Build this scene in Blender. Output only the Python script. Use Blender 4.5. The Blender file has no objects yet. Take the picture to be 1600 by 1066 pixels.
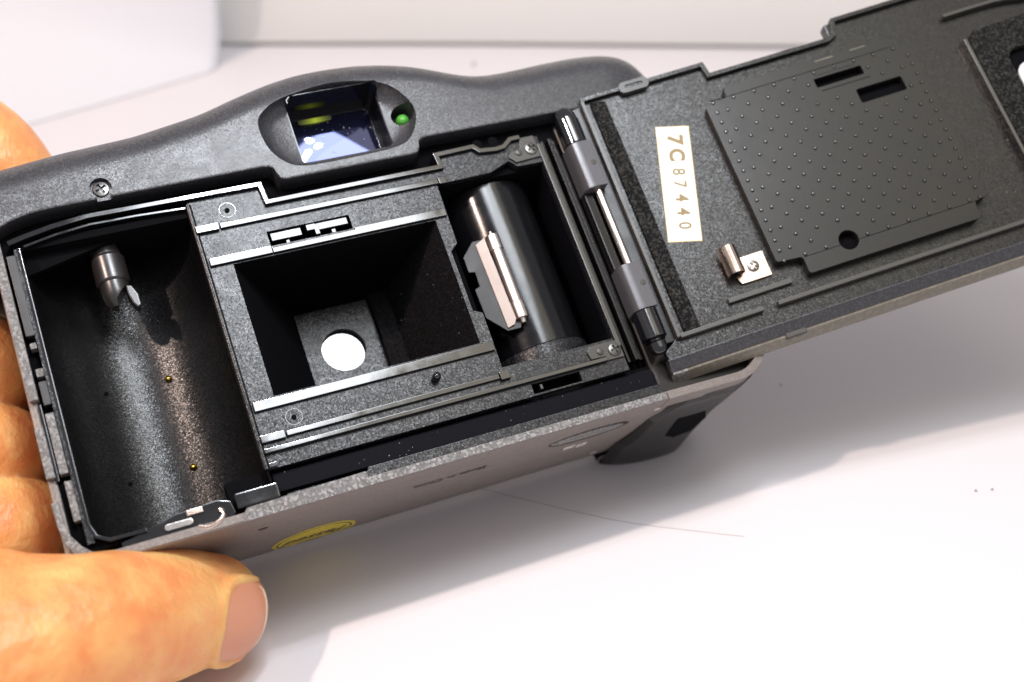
import bpy, bmesh, math, random
from mathutils import Matrix, Vector, noise
from mathutils.geometry import delaunay_2d_cdt
random.seed(7)
scn = bpy.context.scene
col = scn.collection
R_ = math.radians
MM = 0.001

# ------------------------------------------------------------------ frame
# All objects of the film camera are modelled in millimetres in the camera's own frame:
# u = along the width, v = towards the top plate, w = out of the open back. (0,0,0) = centre of the film gate.
CAM_R = [(0.912170, -0.335017, 0.236029), (-0.236196, -0.900441, -0.365263), (0.334899, 0.277433, -0.900485)]
EYE = Vector((-46.915, -71.437, 189.157))
CONTACT = Vector((50.0, -33.8, -34.0))       # point of the front cover that rests on the table
PITCH = R_(35)
r0, r1, r2 = (Vector(r) for r in CAM_R)
UP = (-r1 * math.cos(PITCH) - r2 * math.sin(PITCH)).normalized()
FWD = (r2 - UP * r2.dot(UP)).normalized()
RIGHT = FWD.cross(UP)
B2W = Matrix((RIGHT, FWD, UP))               # body mm -> world axes
def W(p):                                     # body mm -> world metres
    return (B2W @ (Vector(p) - CONTACT)) * MM

# ------------------------------------------------------------------ photographer's camera
cd = bpy.data.cameras.new('photo_camera')
cam = bpy.data.objects.new('photo_camera', cd); col.objects.link(cam)
rot = Matrix((r0, -r1, -r2)).transposed()     # columns: camera axes in body frame
m4 = (B2W @ rot).to_4x4(); m4.translation = W(EYE)
cam.matrix_world = m4
cd.sensor_width = 36.0; cd.lens = 1914.0 / 1600 * 36.0
cd.clip_start = 0.005; cd.clip_end = 20
cd.dof.use_dof = True
cd.dof.focus_distance = 0.204; cd.dof.aperture_fstop = 15
scn.camera = cam

# ------------------------------------------------------------------ light
world = bpy.data.worlds.new('World'); scn.world = world; world.use_nodes = True
bg = world.node_tree.nodes['Background']
bg.inputs[0].default_value = (0.96, 0.94, 1.0, 1); bg.inputs[1].default_value = 0.42
def area(name, pos, target, sx, sy, power, colr):
    l = bpy.data.lights.new(name, 'AREA'); l.shape = 'RECTANGLE'; l.size = sx * MM; l.size_y = sy * MM
    l.energy = power; l.color = colr
    o = bpy.data.objects.new(name, l); col.objects.link(o)
    o.location = W(pos)
    o.rotation_euler = (W(target) - W(pos)).to_track_quat('-Z', 'Y').to_euler()
    return o
area('overhead_lamp_panel', (44, 126, 275), (5, 5, 0), 112, 120, 0.56, (0.88, 0.93, 1.0))
for du, dv in ((-8, -14), (12, -6), (2, 14)):                 # the three bulbs of the overhead lamp
    l = bpy.data.lights.new('lamp_bulb', 'AREA'); l.shape = 'DISK'; l.size = 10 * MM; l.energy = 0.115; l.color = (0.90, 0.94, 1.0)
    o = bpy.data.objects.new('lamp_bulb', l); col.objects.link(o); o.location = W((24 + du, 172 + dv, 272))
    o.rotation_euler = (W((5, 5, 0)) - o.location).to_track_quat('-Z', 'Y').to_euler()
area('warm_bounce_fill', (250, 205, 660), (90, 0, 8), 330, 330, 0.6, (1.0, 0.91, 0.72))  # added area light standing in for beige ceiling and wall bounce, also fill
area('desk_lamp', (-575, 440, 685), (20, -20, -10), 30, 30, 5.6, (1.0, 0.77, 0.66))
scn.view_settings.view_transform = 'Standard'; scn.view_settings.look = 'None'
scn.view_settings.exposure = 0.0; scn.view_settings.gamma = 1.0

# ------------------------------------------------------------------ materials
def mat(name, base, rough=0.5, metal=0.0, **kw):
    m = bpy.data.materials.new(name); m.use_nodes = True
    nt = m.node_tree; p = nt.nodes['Principled BSDF']
    p.inputs['Base Color'].default_value = (*base, 1); p.inputs['Roughness'].default_value = rough
    p.inputs['Metallic'].default_value = metal
    if not metal: p.inputs['Specular IOR Level'].default_value = 0.5 if max(base) > 0.15 else 1.0
    for k, v in kw.items():
        p.inputs[k.replace('_', ' ')].default_value = v
    return m
def N(m, kind, **kw):
    n = m.node_tree.nodes.new(kind)
    for k, v in kw.items():
        if k in n.inputs.keys(): n.inputs[k].default_value = v
        else: setattr(n, k, v)
    return n
def L(m, a, b): m.node_tree.links.new(a, b)
def grain(m, scale, strength, dist=0.06, rough_var=0.0, col_var=None, detail=3.0, speck=False):
    """fine moulded grain (object space, millimetres) in relief, with small roughness and colour changes"""
    p = m.node_tree.nodes['Principled BSDF']
    tc = N(m, 'ShaderNodeTexCoord')
    nz = N(m, 'ShaderNodeTexVoronoi', Scale=scale, feature='F1') if speck else N(m, 'ShaderNodeTexNoise', Scale=scale, Detail=detail, Roughness=0.6)
    L(m, tc.outputs['Object'], nz.inputs['Vector'])
    bp = N(m, 'ShaderNodeBump', Strength=strength, Distance=dist * MM)
    if speck:                                     # every grain of the moulded skin is a tiny facet with a tilt of its own
        sx = N(m, 'ShaderNodeSeparateColor'); L(m, nz.outputs['Color'], sx.inputs[0])
        sb = N(m, 'ShaderNodeVectorMath', operation='SUBTRACT'); sb.inputs[1].default_value = (0.5, 0.5, 0.5); L(m, nz.outputs['Color'], sb.inputs[0])
        sc = N(m, 'ShaderNodeVectorMath', operation='SCALE'); sc.inputs['Scale'].default_value = strength; L(m, sb.outputs[0], sc.inputs[0])
        geo = N(m, 'ShaderNodeNewGeometry'); av = N(m, 'ShaderNodeVectorMath', operation='ADD'); L(m, geo.outputs['Normal'], av.inputs[0]); L(m, sc.outputs[0], av.inputs[1])
        nv = N(m, 'ShaderNodeVectorMath', operation='NORMALIZE'); L(m, av.outputs[0], nv.inputs[0]); L(m, nv.outputs[0], p.inputs['Normal'])
        m.node_tree.nodes.remove(bp)
    else:
        L(m, nz.outputs['Fac'], bp.inputs['Height']); L(m, bp.outputs['Normal'], p.inputs['Normal'])
    if rough_var:
        b0 = p.inputs['Roughness'].default_value
        n2 = N(m, 'ShaderNodeTexNoise', Scale=0.22, Detail=6.0, Roughness=0.65)
        L(m, tc.outputs['Object'], n2.inputs['Vector'])
        mr = N(m, 'ShaderNodeMapRange'); mr.inputs[1].default_value = 0.3; mr.inputs[2].default_value = 0.7
        mr.inputs[3].default_value = max(0.02, b0 - rough_var); mr.inputs[4].default_value = min(1, b0 + rough_var)
        L(m, n2.outputs['Fac'], mr.inputs[0]); L(m, mr.outputs[0], p.inputs['Roughness'])
    if col_var:
        c = N(m, 'ShaderNodeMix', data_type='RGBA')
        c.inputs[6].default_value = p.inputs['Base Color'].default_value[:]
        c.inputs[7].default_value = (*col_var, 1)
        mr = N(m, 'ShaderNodeMapRange'); mr.inputs[1].default_value = 0.45; mr.inputs[2].default_value = 0.75
        if speck: mr.inputs[1].default_value = 0.5; mr.inputs[2].default_value = 1.0; L(m, sx.outputs[1], mr.inputs[0])
        else:
            n3 = N(m, 'ShaderNodeTexNoise', Scale=scale * 0.9, Detail=2.0)
            L(m, tc.outputs['Object'], n3.inputs['Vector']); L(m, n3.outputs['Fac'], mr.inputs[0])
        L(m, mr.outputs[0], c.inputs[0])
        L(m, c.outputs[2], p.inputs['Base Color'])
    return m
M = {}
M['shell'] = grain(mat('grey_grained_plastic', (0.030, 0.030, 0.034), 0.38, 0, Specular_IOR_Level=0.75), 4.6, 0.13, 0, 0.06, (0.070, 0.070, 0.078), speck=True)
M['grain'] = grain(mat('black_grained_plastic', (0.008, 0.008, 0.010), 0.31, 0, Specular_IOR_Level=0.45), 4.4, 0.15, 0, 0.06, (0.028, 0.028, 0.033), speck=True)
M['gloss'] = grain(mat('glossy_black_plastic', (0.006, 0.006, 0.008), 0.10, 0, Specular_IOR_Level=1.0), 0.5, 0.15, 0.01, 0.08)
M['satin'] = grain(mat('satin_black_plastic', (0.007, 0.006, 0.006), 0.28, 0, Specular_IOR_Level=0.35), 0.8, 0.15, 0.02, 0.08)
M['black'] = mat('matte_black_plastic', (0.004, 0.004, 0.005), 0.85, 0, Specular_IOR_Level=0.06)
M['seal'] = grain(mat('smooth_black_seal', (0.007, 0.007, 0.010), 0.7, 0, Specular_IOR_Level=0.08), 2.0, 0.15, 0.03)
M['flock'] = grain(mat('black_flock', (0.006, 0.0055, 0.006), 0.9, 0, Specular_IOR_Level=0.08), 5.0, 0.5, 0, 0, (0.016, 0.014, 0.016), speck=True)
M['trough'] = grain(mat('satin_black_chamber', (0.0035, 0.0035, 0.004), 0.32, 0, Specular_IOR_Level=0.55), 5.2, 0.17, 0, 0.05, (0.008, 0.0075, 0.0075), speck=True)
M['spool'] = grain(mat('satin_black_spool', (0.006, 0.006, 0.007), 0.17, 0, Specular_IOR_Level=0.5), 3.0, 0.3, 0.015, 0.06)
M['rough_spool'] = grain(mat('rough_black_spool', (0.010, 0.010, 0.011), 0.32, 0, Specular_IOR_Level=0.4), 4.4, 0.17, 0, 0.04, (0.05, 0.05, 0.055), speck=True)
M['champagne'] = grain(mat('champagne_paint', (0.21, 0.182, 0.166), 0.45, 0.2), 4, 0.10, 0, 0.05, (0.25, 0.22, 0.20), speck=True)
M['edge'] = grain(mat('worn_grey_edge', (0.16, 0.155, 0.15), 0.5), 2.8, 0.4, 0, 0.05, (0.32, 0.31, 0.30), speck=True)
M['slate'] = grain(mat('dark_glossy_cover', (0.016, 0.0145, 0.014), 0.32, 0, Specular_IOR_Level=0.45), 4.0, 0.15, 0.02, 0.05)
M['foam'] = grain(mat('light_seal_foam', (0.010, 0.010, 0.010), 0.95, 0, Specular_IOR_Level=0.15), 3.2, 0.9, 0, 0, (0.05, 0.05, 0.045), speck=True)
M['door'] = grain(mat('door_grained_plastic', (0.010, 0.0095, 0.009), 0.32, 0, Specular_IOR_Level=0.45), 4.4, 0.16, 0, 0.06, (0.028, 0.026, 0.023), speck=True)
M['plate'] = grain(mat('pressure_plate_plastic', (0.014, 0.013, 0.011), 0.36, 0, Specular_IOR_Level=0.45), 1.5, 0.15, 0.03, 0.08)
M['rim'] = grain(mat('moulded_rim_plastic', (0.06, 0.058, 0.052), 0.35, 0, Specular_IOR_Level=0.5), 2.0, 0.25, 0.02, 0.06)
M['sideband'] = grain(mat('bare_side_band', (0.17, 0.155, 0.12), 0.5), 1.5, 0.4, 0.08, 0.06, (0.24, 0.22, 0.18))
M['steel'] = grain(mat('bright_steel', (0.80, 0.74, 0.69), 0.16, 1.0), 1.2, 0.12, 0.06, 0.06)
M['grey_metal'] = grain(mat('grey_hinge_metal', (0.12, 0.12, 0.13), 0.36, 0.3), 1.5, 0.25, 0.06, 0.06)
M['blade'] = grain(mat('grey_blade_plastic', (0.03, 0.028, 0.028), 0.4, 0, Specular_IOR_Level=0.35), 1.2, 0.2, 0.02, 0.06)
M['cam'] = grain(mat('bronze_cam', (0.34, 0.275, 0.24), 0.42, 0.5), 1.2, 0.2, 0.02, 0.06)
M['roller'] = grain(mat('satin_roller', (0.80, 0.72, 0.66), 0.30, 1.0), 1.2, 0.12, 0.02, 0.06)
M['copper'] = grain(mat('copper_toned_spring', (0.85, 0.68, 0.58), 0.2, 1.0), 1.2, 0.12, 0.06, 0.06)
M['brass'] = mat('brass', (0.75, 0.50, 0.10), 0.25, 1.0)
M['screw'] = mat('dark_steel_screw', (0.16, 0.155, 0.15), 0.32, 1.0)
M['hub'] = grain(mat('worn_hub_plastic', (0.022, 0.019, 0.018), 0.32, 0, Specular_IOR_Level=0.8), 2.0, 0.4, 0.02, 0.05)
M['label'] = grain(mat('cream_label', (0.90, 0.88, 0.80), 0.5), 2.0, 0.05, 0.03)
M['gold_ink'] = mat('gold_ink', (0.26, 0.19, 0.07), 0.5)
M['label_edge'] = mat('gold_label_edge', (0.75, 0.58, 0.25), 0.4)
M['ink'] = mat('dark_ink', (0.03, 0.03, 0.03), 0.6)
M['white_ink'] = mat('white_ink', (0.7, 0.66, 0.62), 0.6)
M['yellow'] = grain(mat('yellow_sticker', (0.62, 0.50, 0.05), 0.45), 1.2, 0.1, 0.05, 0, (0.5, 0.39, 0.03))
M['green'] = mat('green_indicator', (0.10, 0.42, 0.06), 0.25, 0, Subsurface_Weight=0.0)
M['glass'] = mat('coated_eyepiece_glass', (0.004, 0.004, 0.012), 0.03, 0, Specular_Tint=(0.45, 0.5, 1.0, 1))
M['glass'].node_tree.nodes['Principled BSDF'].inputs['IOR'].default_value = 1.6
M['lens'] = mat('rear_lens_glass', (0.01, 0.01, 0.012), 0.03); M['lens'].node_tree.nodes['Principled BSDF'].inputs['IOR'].default_value = 1.9
M['clear'] = mat('clear_window_plastic', (0.80, 0.80, 0.84), 0.15)

# ------------------------------------------------------------------ mesh builders (all lengths in mm)
def attach(o, parent):
    if parent:
        o.parent = parent
        if parent.type == 'EMPTY': o.location = -CONTACT      # the thing's Empty stands on the contact point
def finish(name, bm, material, parent=None, sharp=40, wn=True):
    bmesh.ops.recalc_face_normals(bm, faces=bm.faces)
    me = bpy.data.meshes.new(name); bm.to_mesh(me); bm.free()
    for p in me.polygons: p.use_smooth = True
    me.set_sharp_from_angle(angle=R_(sharp))
    o = bpy.data.objects.new(name, me); col.objects.link(o)
    if wn: wmod = o.modifiers.new('normals', 'WEIGHTED_NORMAL'); wmod.keep_sharp = True; wmod.weight = 100
    if material: me.materials.append(material)
    attach(o, parent)
    return o
def prism_bm(outline, w0, w1, holes=(), bevel=0.0, bm=None, fmap=None, segs=2):
    """extrude a 2-D outline with holes from w0 to w1"""
    bm0 = bmesh.new()
    loops = [[tuple(q) for q in outline]] + [[tuple(q) for q in h] for h in holes]
    vs, ed = [], []
    for lp in loops:
        b = len(vs); vs += [Vector(q) for q in lp]
        ed += [(b + i, b + (i + 1) % len(lp)) for i in range(len(lp))]
    ov, oe, of, *_ = delaunay_2d_cdt(vs, ed, [], 0, 1e-6)
    def inside(x, y):                             # even-odd test over the outline and its holes
        c = False
        for lp in loops:
            for (x0, y0), (x1, y1) in zip(lp, lp[1:] + lp[:1]):
                if (y0 > y) != (y1 > y) and x < (x1 - x0) * (y - y0) / (y1 - y0) + x0: c = not c
        return c
    of = [q for q in of if inside(sum(ov[k].x for k in q) / len(q), sum(ov[k].y for k in q) / len(q))]
    top = [bm0.verts.new((q.x, q.y, w1)) for q in ov]; bot = [bm0.verts.new((q.x, q.y, w0)) for q in ov]
    cnt = {}
    for fc in of:
        bm0.faces.new([top[i] for i in fc]); bm0.faces.new([bot[i] for i in reversed(fc)])
        for i in range(len(fc)):
            a, b = fc[i], fc[(i + 1) % len(fc)]
            cnt[(min(a, b), max(a, b))] = cnt.get((min(a, b), max(a, b)), 0) + 1
    for (a, b), c in cnt.items():
        if c == 1: bm0.faces.new((top[a], top[b], bot[b], bot[a]))
    bmesh.ops.recalc_face_normals(bm0, faces=bm0.faces)
    if bevel:
        bmesh.ops.dissolve_limit(bm0, angle_limit=R_(1), verts=bm0.verts, edges=bm0.edges) if not holes else None
        es = [e for e in bm0.edges if len(e.link_faces) == 2 and e.calc_face_angle(0) > R_(40)]
        bmesh.ops.bevel(bm0, geom=es, offset=bevel, segments=segs, affect='EDGES', clamp_overlap=True, profile=0.6)
    if fmap:
        for v in bm0.verts: v.co = Vector(fmap(*v.co))
    if bm is None: return bm0
    tmp = bpy.data.meshes.new('tmp'); bm0.to_mesh(tmp); bm0.free(); bm.from_mesh(tmp); bpy.data.meshes.remove(tmp)
    return bm
def rect(a, b, c, d): return [(a, c), (b, c), (b, d), (a, d)]
def circ(cx, cy, r, n=32, ry=None): return [(cx + r * math.cos(2 * math.pi * i / n), cy + (ry or r) * math.sin(2 * math.pi * i / n)) for i in range(n)]
def rrect(a, b, c, d, r, n=5):
    o = []
    for cx, cy, t in ((b - r, d - r, 0), (a + r, d - r, 90), (a + r, c + r, 180), (b - r, c + r, 270)):
        o += [(cx + r * math.cos(R_(t + 90 * i / n)), cy + r * math.sin(R_(t + 90 * i / n))) for i in range(n + 1)]
    return o
def box_bm(a, b, c, d, e, f, bevel=0.12, bm=None): return prism_bm(rect(a, b, c, d), e, f, (), bevel, bm)
def catmull(pts, n=6, closed=True):
    o = []; k = len(pts)
    for i in range(k if closed else k - 1):
        g = lambda j: Vector(pts[j % k] if closed else pts[max(0, min(k - 1, j))])
        p0, p1, p2, p3 = g(i - 1), g(i), g(i + 1), g(i + 2)
        for s in range(n):
            t = s / n
            o.append(tuple(0.5 * (2 * p1 + (p2 - p0) * t + (2 * p0 - 5 * p1 + 4 * p2 - p3) * t * t + (3 * p1 - p0 - 3 * p2 + p3) * t ** 3)))
    if not closed: o.append(tuple(pts[-1]))
    return o
def ribbon(path, width):
    """outline of a strip of given width that follows a 2-D path"""
    P = [Vector(p) for p in path]; l, r = [], []
    for i, p in enumerate(P):
        a = (P[i] - P[i - 1]).normalized() if i else (P[1] - P[0]).normalized()
        b = (P[i + 1] - P[i]).normalized() if i < len(P) - 1 else a
        n = Vector((-(a + b).y, (a + b).x)); n = n.normalized()
        k = width / 2 / max(0.5, n.dot(Vector((-a.y, a.x))))
        l.append(tuple(p + n * k)); r.append(tuple(p - n * k))
    return l + r[::-1]
def lathe_bm(prof, n=32, bm=None, fmap=None):
    """prof: (radius, height) list, revolved about z; fmap places it"""
    bm = bm or bmesh.new(); rings = []
    fm = fmap or (lambda x, y, z: (x, y, z))
    for r, h in prof:
        if r < 1e-5: rings.append([bm.verts.new(fm(0, 0, h))])
        else: rings.append([bm.verts.new(fm(r * math.cos(2 * math.pi * i / n), r * math.sin(2 * math.pi * i / n), h)) for i in range(n)])
    for a, b in zip(rings, rings[1:]):
        for i in range(n):
            j = (i + 1) % n
            if len(a) == 1 and len(b) == 1: continue
            if len(a) == 1: bm.faces.new((a[0], b[i], b[j]))
            elif len(b) == 1: bm.faces.new((a[i], a[j], b[0]))
            else: bm.faces.new((a[i], a[j], b[j], b[i]))
    if len(rings[0]) > 1: bm.faces.new(rings[0][::-1])
    if len(rings[-1]) > 1: bm.faces.new(rings[-1])
    return bm
def along_v(u, w): return lambda x, y, z: (u + x, z, w - y)      # revolve about an axis parallel to v
def along_w(u, v): return lambda x, y, z: (u + x, v + y, z)
def cyl_bm(r, h0, h1, fmap, n=32, ch=0.15, bm=None):
    return lathe_bm([(r - ch, h0), (r, h0 + ch), (r, h1 - ch), (r - ch, h1)], n, bm, fmap)
def tube_bm(path, rad, n=10, bm=None):
    bm = bm or bmesh.new(); P = [Vector(p) for p in path]; rings = []
    up = Vector((0, 0, 1))
    for i, p in enumerate(P):
        t = (P[min(i + 1, len(P) - 1)] - P[max(i - 1, 0)]).normalized()
        a = t.cross(up); a = a.normalized() if a.length > 1e-4 else Vector((1, 0, 0)); b = t.cross(a)
        rr = rad[i] if isinstance(rad, (list, tuple)) else rad
        rings.append([bm.verts.new(p + rr * (a * math.cos(2 * math.pi * k / n) + b * math.sin(2 * math.pi * k / n))) for k in range(n)])
    for a, b in zip(rings, rings[1:]):
        for k in range(n): bm.faces.new((a[k], a[(k + 1) % n], b[(k + 1) % n], b[k]))
    bm.faces.new(rings[0][::-1]); bm.faces.new(rings[-1]); return bm
def ring_bm(cx, cy, w, r, t=0.09, n=28, a0=0, a1=360, bm=None):
    """thin raised ring (an ejector-pin mark)"""
    k = max(6, int(n * (a1 - a0) / 360))
    return tube_bm([(cx + r * math.cos(R_(a0 + (a1 - a0) * i / k)), cy + r * math.sin(R_(a0 + (a1 - a0) * i / k)), w) for i in range(k + 1)], t, 6, bm)
def boolean(o, cutter_bm, selfx=False):
    """cut a solid out of a part (both in the part's own frame)"""
    par, loc = o.parent, o.matrix_basis.copy()
    o.parent = None; o.matrix_basis = Matrix.Identity(4); o.modifiers.clear()
    c = finish('cutter', cutter_bm, None, None, 40, False)
    md = o.modifiers.new('b', 'BOOLEAN'); md.object = c; md.operation = 'DIFFERENCE'; md.solver = 'FAST' if selfx else 'EXACT'
    bpy.context.view_layer.update()
    dg = bpy.context.evaluated_depsgraph_get()
    me = bpy.data.meshes.new_from_object(o.evaluated_get(dg)); o.modifiers.clear()
    old = o.data; name = old.name; o.data = me; bpy.data.meshes.remove(old); me.name = name
    cm = c.data; bpy.data.objects.remove(c); bpy.data.meshes.remove(cm)
    for p in me.polygons: p.use_smooth = True
    me.set_sharp_from_angle(angle=R_(35))
    o.parent = par; o.matrix_basis = loc
    wmod = o.modifiers.new('normals', 'WEIGHTED_NORMAL'); wmod.keep_sharp = True
def text_obj(name, s, height, origin, xdir, ydir, material, parent, sx=1.0, bold=0.0, thick=0.01, lift=0.03):
    cu = bpy.data.curves.new('t', 'FONT'); cu.body = s; cu.size = 1.0; cu.align_x = 'CENTER'; cu.align_y = 'CENTER'
    cu.offset = bold; cu.extrude = thick / height; cu.resolution_u = 4
    t = bpy.data.objects.new('t', cu); col.objects.link(t)
    dg = bpy.context.evaluated_depsgraph_get()
    me = bpy.data.meshes.new_from_object(t.evaluated_get(dg)); bpy.data.objects.remove(t); bpy.data.curves.remove(cu)
    x = Vector(xdir).normalized(); y = Vector(ydir).normalized(); n = x.cross(y); k = height / 0.7
    for v in me.vertices: v.co = Vector(origin) + x * (v.co.x * k * sx) + y * (v.co.y * k) + n * (v.co.z * height + lift)
    me.name = name; me.materials.clear(); me.materials.append(material)
    o = bpy.data.objects.new(name, me); col.objects.link(o); attach(o, parent)
    return o
def tag(o, label, cat, group=None, kind=None):
    if label: o['label'] = label
    if cat: o['category'] = cat
    if group: o['group'] = group
    if kind: o['kind'] = kind
    return o

# ------------------------------------------------------------------ the table, the wall and loose paper
def world_mesh(name, verts, faces, material, uv=None):
    me = bpy.data.meshes.new(name); me.from_pydata([Vector(v) * MM for v in verts], [], faces)
    for p in me.polygons: p.use_smooth = True
    o = bpy.data.objects.new(name, me); col.objects.link(o); me.materials.append(material); return o
def grid(nx, ny, fn):
    vs = [fn(i / nx, j / ny) for j in range(ny + 1) for i in range(nx + 1)]
    fs = [(j * (nx + 1) + i, j * (nx + 1) + i + 1, (j + 1) * (nx + 1) + i + 1, (j + 1) * (nx + 1) + i) for j in range(ny) for i in range(nx)]
    return vs, fs
def paper_mat(name, c, c2):
    m = mat(name, c, 0.6); p = m.node_tree.nodes['Principled BSDF']
    tc = N(m, 'ShaderNodeTexCoord'); nz = N(m, 'ShaderNodeTexNoise', Scale=9.0, Detail=6.0)
    L(m, tc.outputs['Object'], nz.inputs['Vector'])
    mx = N(m, 'ShaderNodeMix', data_type='RGBA'); mx.inputs[6].default_value = (*c, 1); mx.inputs[7].default_value = (*c2, 1)
    L(m, nz.outputs['Fac'], mx.inputs[0]); L(m, mx.outputs[2], p.inputs['Base Color'])
    n2 = N(m, 'ShaderNodeTexNoise', Scale=1500.0, Detail=3.0); L(m, tc.outputs['Object'], n2.inputs['Vector'])
    bp = N(m, 'ShaderNodeBump', Strength=0.12, Distance=0.0001); L(m, n2.outputs['Fac'], bp.inputs['Height']); L(m, bp.outputs['Normal'], p.inputs['Normal'])
    return m
M['table'] = paper_mat('white_table_sheet', (0.735, 0.705, 0.72), (0.765, 0.735, 0.75))
M['wall'] = paper_mat('off_white_wall', (0.88, 0.87, 0.83), (0.91, 0.90, 0.87))
M['paper'] = paper_mat('white_paper', (0.72, 0.72, 0.75), (0.78, 0.78, 0.81))
WALL_Y = 222.0
v, f = grid(60, 40, lambda a, b: (-900 + 1800 * a, -700 + (700 + WALL_Y + 8) * b, 0.0))
tag(world_mesh('table', v, f, M['table']), 'white table top under the camera', 'table', kind='structure')
v, f = grid(60, 8, lambda a, b: (-900 + 1800 * a, WALL_Y + 0.8 * math.sin(a * 43) + 1.2 * math.sin(a * 17 + 1) + 420 * b, 0.4 + 600 * b))  # wall shaped to lean back so the overhead light brightens it
wall = world_mesh('tilted_wall', v, f, M['wall']); tag(wall, 'off-white wall behind the table, leaned back to catch more light', 'backdrop', kind='structure')
md = wall.modifiers.new('s', 'SOLIDIFY'); md.thickness = 0.004; md.offset = 1
def sheet(a, b):
    # a: left to right, b: from the table up against the wall
    x = -330 + 208 * a + 4 * b
    y0 = 120 + 78 * a ** 3 + 4 * math.sin(a * 9.0)
    y = y0 + (214 - y0) * (1 - (1 - b) ** 2.2) + 60 * max(0, b - .5)
    z = 0.4 + 1.2 * max(0, math.sin(a * 9.0 + b * 5)) * min(1, b * 2.5) * (1 - b) * 2 + 150 * b ** 2.6
    return (x, y, z)
v, f = grid(60, 40, sheet)
ps = world_mesh('paper_sheet', v, f, M['paper']); md = ps.modifiers.new('s', 'SOLIDIFY'); md.thickness = 0.0002
tag(ps, 'crumpled white paper sheet leaning against the wall at the left', 'paper')

# ------------------------------------------------------------------ the film camera
root = bpy.data.objects.new('film_camera', None); col.objects.link(root)
root.empty_display_size = 0.02
root.matrix_world = (B2W * MM).to_4x4()
tag(root, 'black compact film camera lying open-backed on the table, held by a hand', 'camera')

# ---- top housing (a loft of sections along u)
TOP = [(-64, 42.8), (-55, 43.2), (-49.8, 43.5), (-39.9, 44.6), (-27.6, 45.3), (-15.6, 47.3), (-9, 49.3), (-2.6, 51), (3, 51.9), (8, 52.1), (14, 51.9), (18.9, 51.2),
       (23.5, 50.1), (27.3, 48.7), (31, 47), (34.3, 45.8), (37, 45.2), (39.6, 45), (45, 45.1), (50.9, 45.4), (57, 45.5), (62.2, 45.1), (65.5, 44.7), (67.9, 43.9), (70, 42.6), (71.4, 41), (72.2, 38.5)]
LOW = [(-64, 22.0), (-56, 24.0), (-53, 25.6), (-50, 26.9), (-47.5, 27.5), (-44, 27.8), (-8.6, 27.9), (-7.4, 27.7), (-6.8, 27.1), (-6.5, 25.8), (-6.1, 25.1), (-5.2, 24.8), (17.9, 24.8),
       (18.9, 25.0), (19.4, 25.7), (19.7, 27.0), (20.4, 27.5), (21.4, 27.7), (46, 27.6), (73, 27.0)]
def interp(tab, x):
    if x <= tab[0][0]: return tab[0][1]
    for (a, b), (c, d) in zip(tab, tab[1:]):
        if x <= c: return b + (d - b) * (x - a) / (c - a)
    return tab[-1][1]
def smooth_top(x): return sum(interp(TOP, x + d) * k for d, k in ((-2, 1), (-1, 2), (0, 3), (1, 2), (2, 1))) / 9 if x < 66 else interp(TOP, x)
us = sorted(set([-64 + i * 1.0 for i in range(0, 137)] + [a for a, b in LOW if -10 < a < 25] + [-8.0, -7, -6.6, -6.3, 19.1, 19.55, 20, 68.5, 69.5, 70.5, 71.2, 71.8, 72.2]))
us = [u for u in us if u <= 72.2]
bm = bmesh.new(); rings = []
for u in us:
    lo = interp(LOW, u); wb = 1.0
    if u > 60: wb = 1.0 - 9.0 * (1 - math.sqrt(max(0, 1 - ((u - 60) / 12.4) ** 2)))
    b = 9.5
    vt = max(smooth_top(u) - (-b - 2.2 + math.sqrt(b * b + 87.4)), lo + 1.5)
    b = min(b, vt - lo - 1.0)
    pts = [(lo, -12.0), (lo, wb - 0.5), (lo + 0.15, wb - 0.15), (lo + 0.5, wb)]
    pts += [(lo + 0.5 + (vt - b - lo - 0.5) * t, wb) for t in (0.25, 0.5, 0.75)]
    aw = wb + 16
    pts += [(vt - b + b * math.sin(R_(a)), wb - aw + aw * math.cos(R_(a))) for a in range(0, 91, 6)]
    pts += [(vt - 0.5, -23), (vt - 2, -28), (vt - 5, -32), (vt - 10, -34), (lo, -34)]
    rings.append([bm.verts.new((u, p[0], p[1])) for p in pts])
for a, b in zip(rings, rings[1:]):
    for i in range(len(a)): bm.faces.new((a[i], b[i], b[(i + 1) % len(a)], a[(i + 1) % len(a)]))
bm.faces.new(rings[0]); bm.faces.new(rings[-1][::-1])
top = finish('top_housing', bm, M['shell'], root, 40)
OVAL = catmull([(-7, 36.0), (-5.4, 38.6), (-1.0, 40.7), (8.2, 41.9), (16.6, 40.2), (20.2, 36.4), (20.9, 32.6), (18.8, 28.6), (15.3, 26.9), (6, 26.5), (-1.4, 26.7), (-4.4, 28.1), (-6.5, 31.3)], 5)
# dish: outline narrows with depth
bm = bmesh.new(); rr = []
for k, w in ((1.05, 3.0), (1.0, 0.8), (0.97, -0.1), (0.90, -1.1), (0.80, -1.7), (0.6, -2.0)):
    rr.append([bm.verts.new((7 + (x - 7) * k, 33.8 + (y - 33.8) * k, w)) for x, y in OVAL])
for a, b in zip(rr, rr[1:]):
    for i in range(len(a)): bm.faces.new((a[i], b[i], b[(i + 1) % len(a)], a[(i + 1) % len(a)]))
bm.faces.new(rr[0]); bm.faces.new(rr[-1][::-1]); bmesh.ops.recalc_face_normals(bm, faces=bm.faces)
boolean(top, bm)
bm = prism_bm(rrect(-0.9, 16.0, 28.6, 41.0, 0.8), -9.0, 3.0); boolean(top, bm)
bm = prism_bm(circ(19.1, 34.1, 1.95, 28), -5.0, 3.0); boolean(top, bm)
boolean(top, prism_bm(circ(-35.2, 29.9, 1.75, 28), 0.1, 3.0)); boolean(top, prism_bm(rect(-36.2, -33.9, 26.5, 29.2), 0.13, 3.1))
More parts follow.
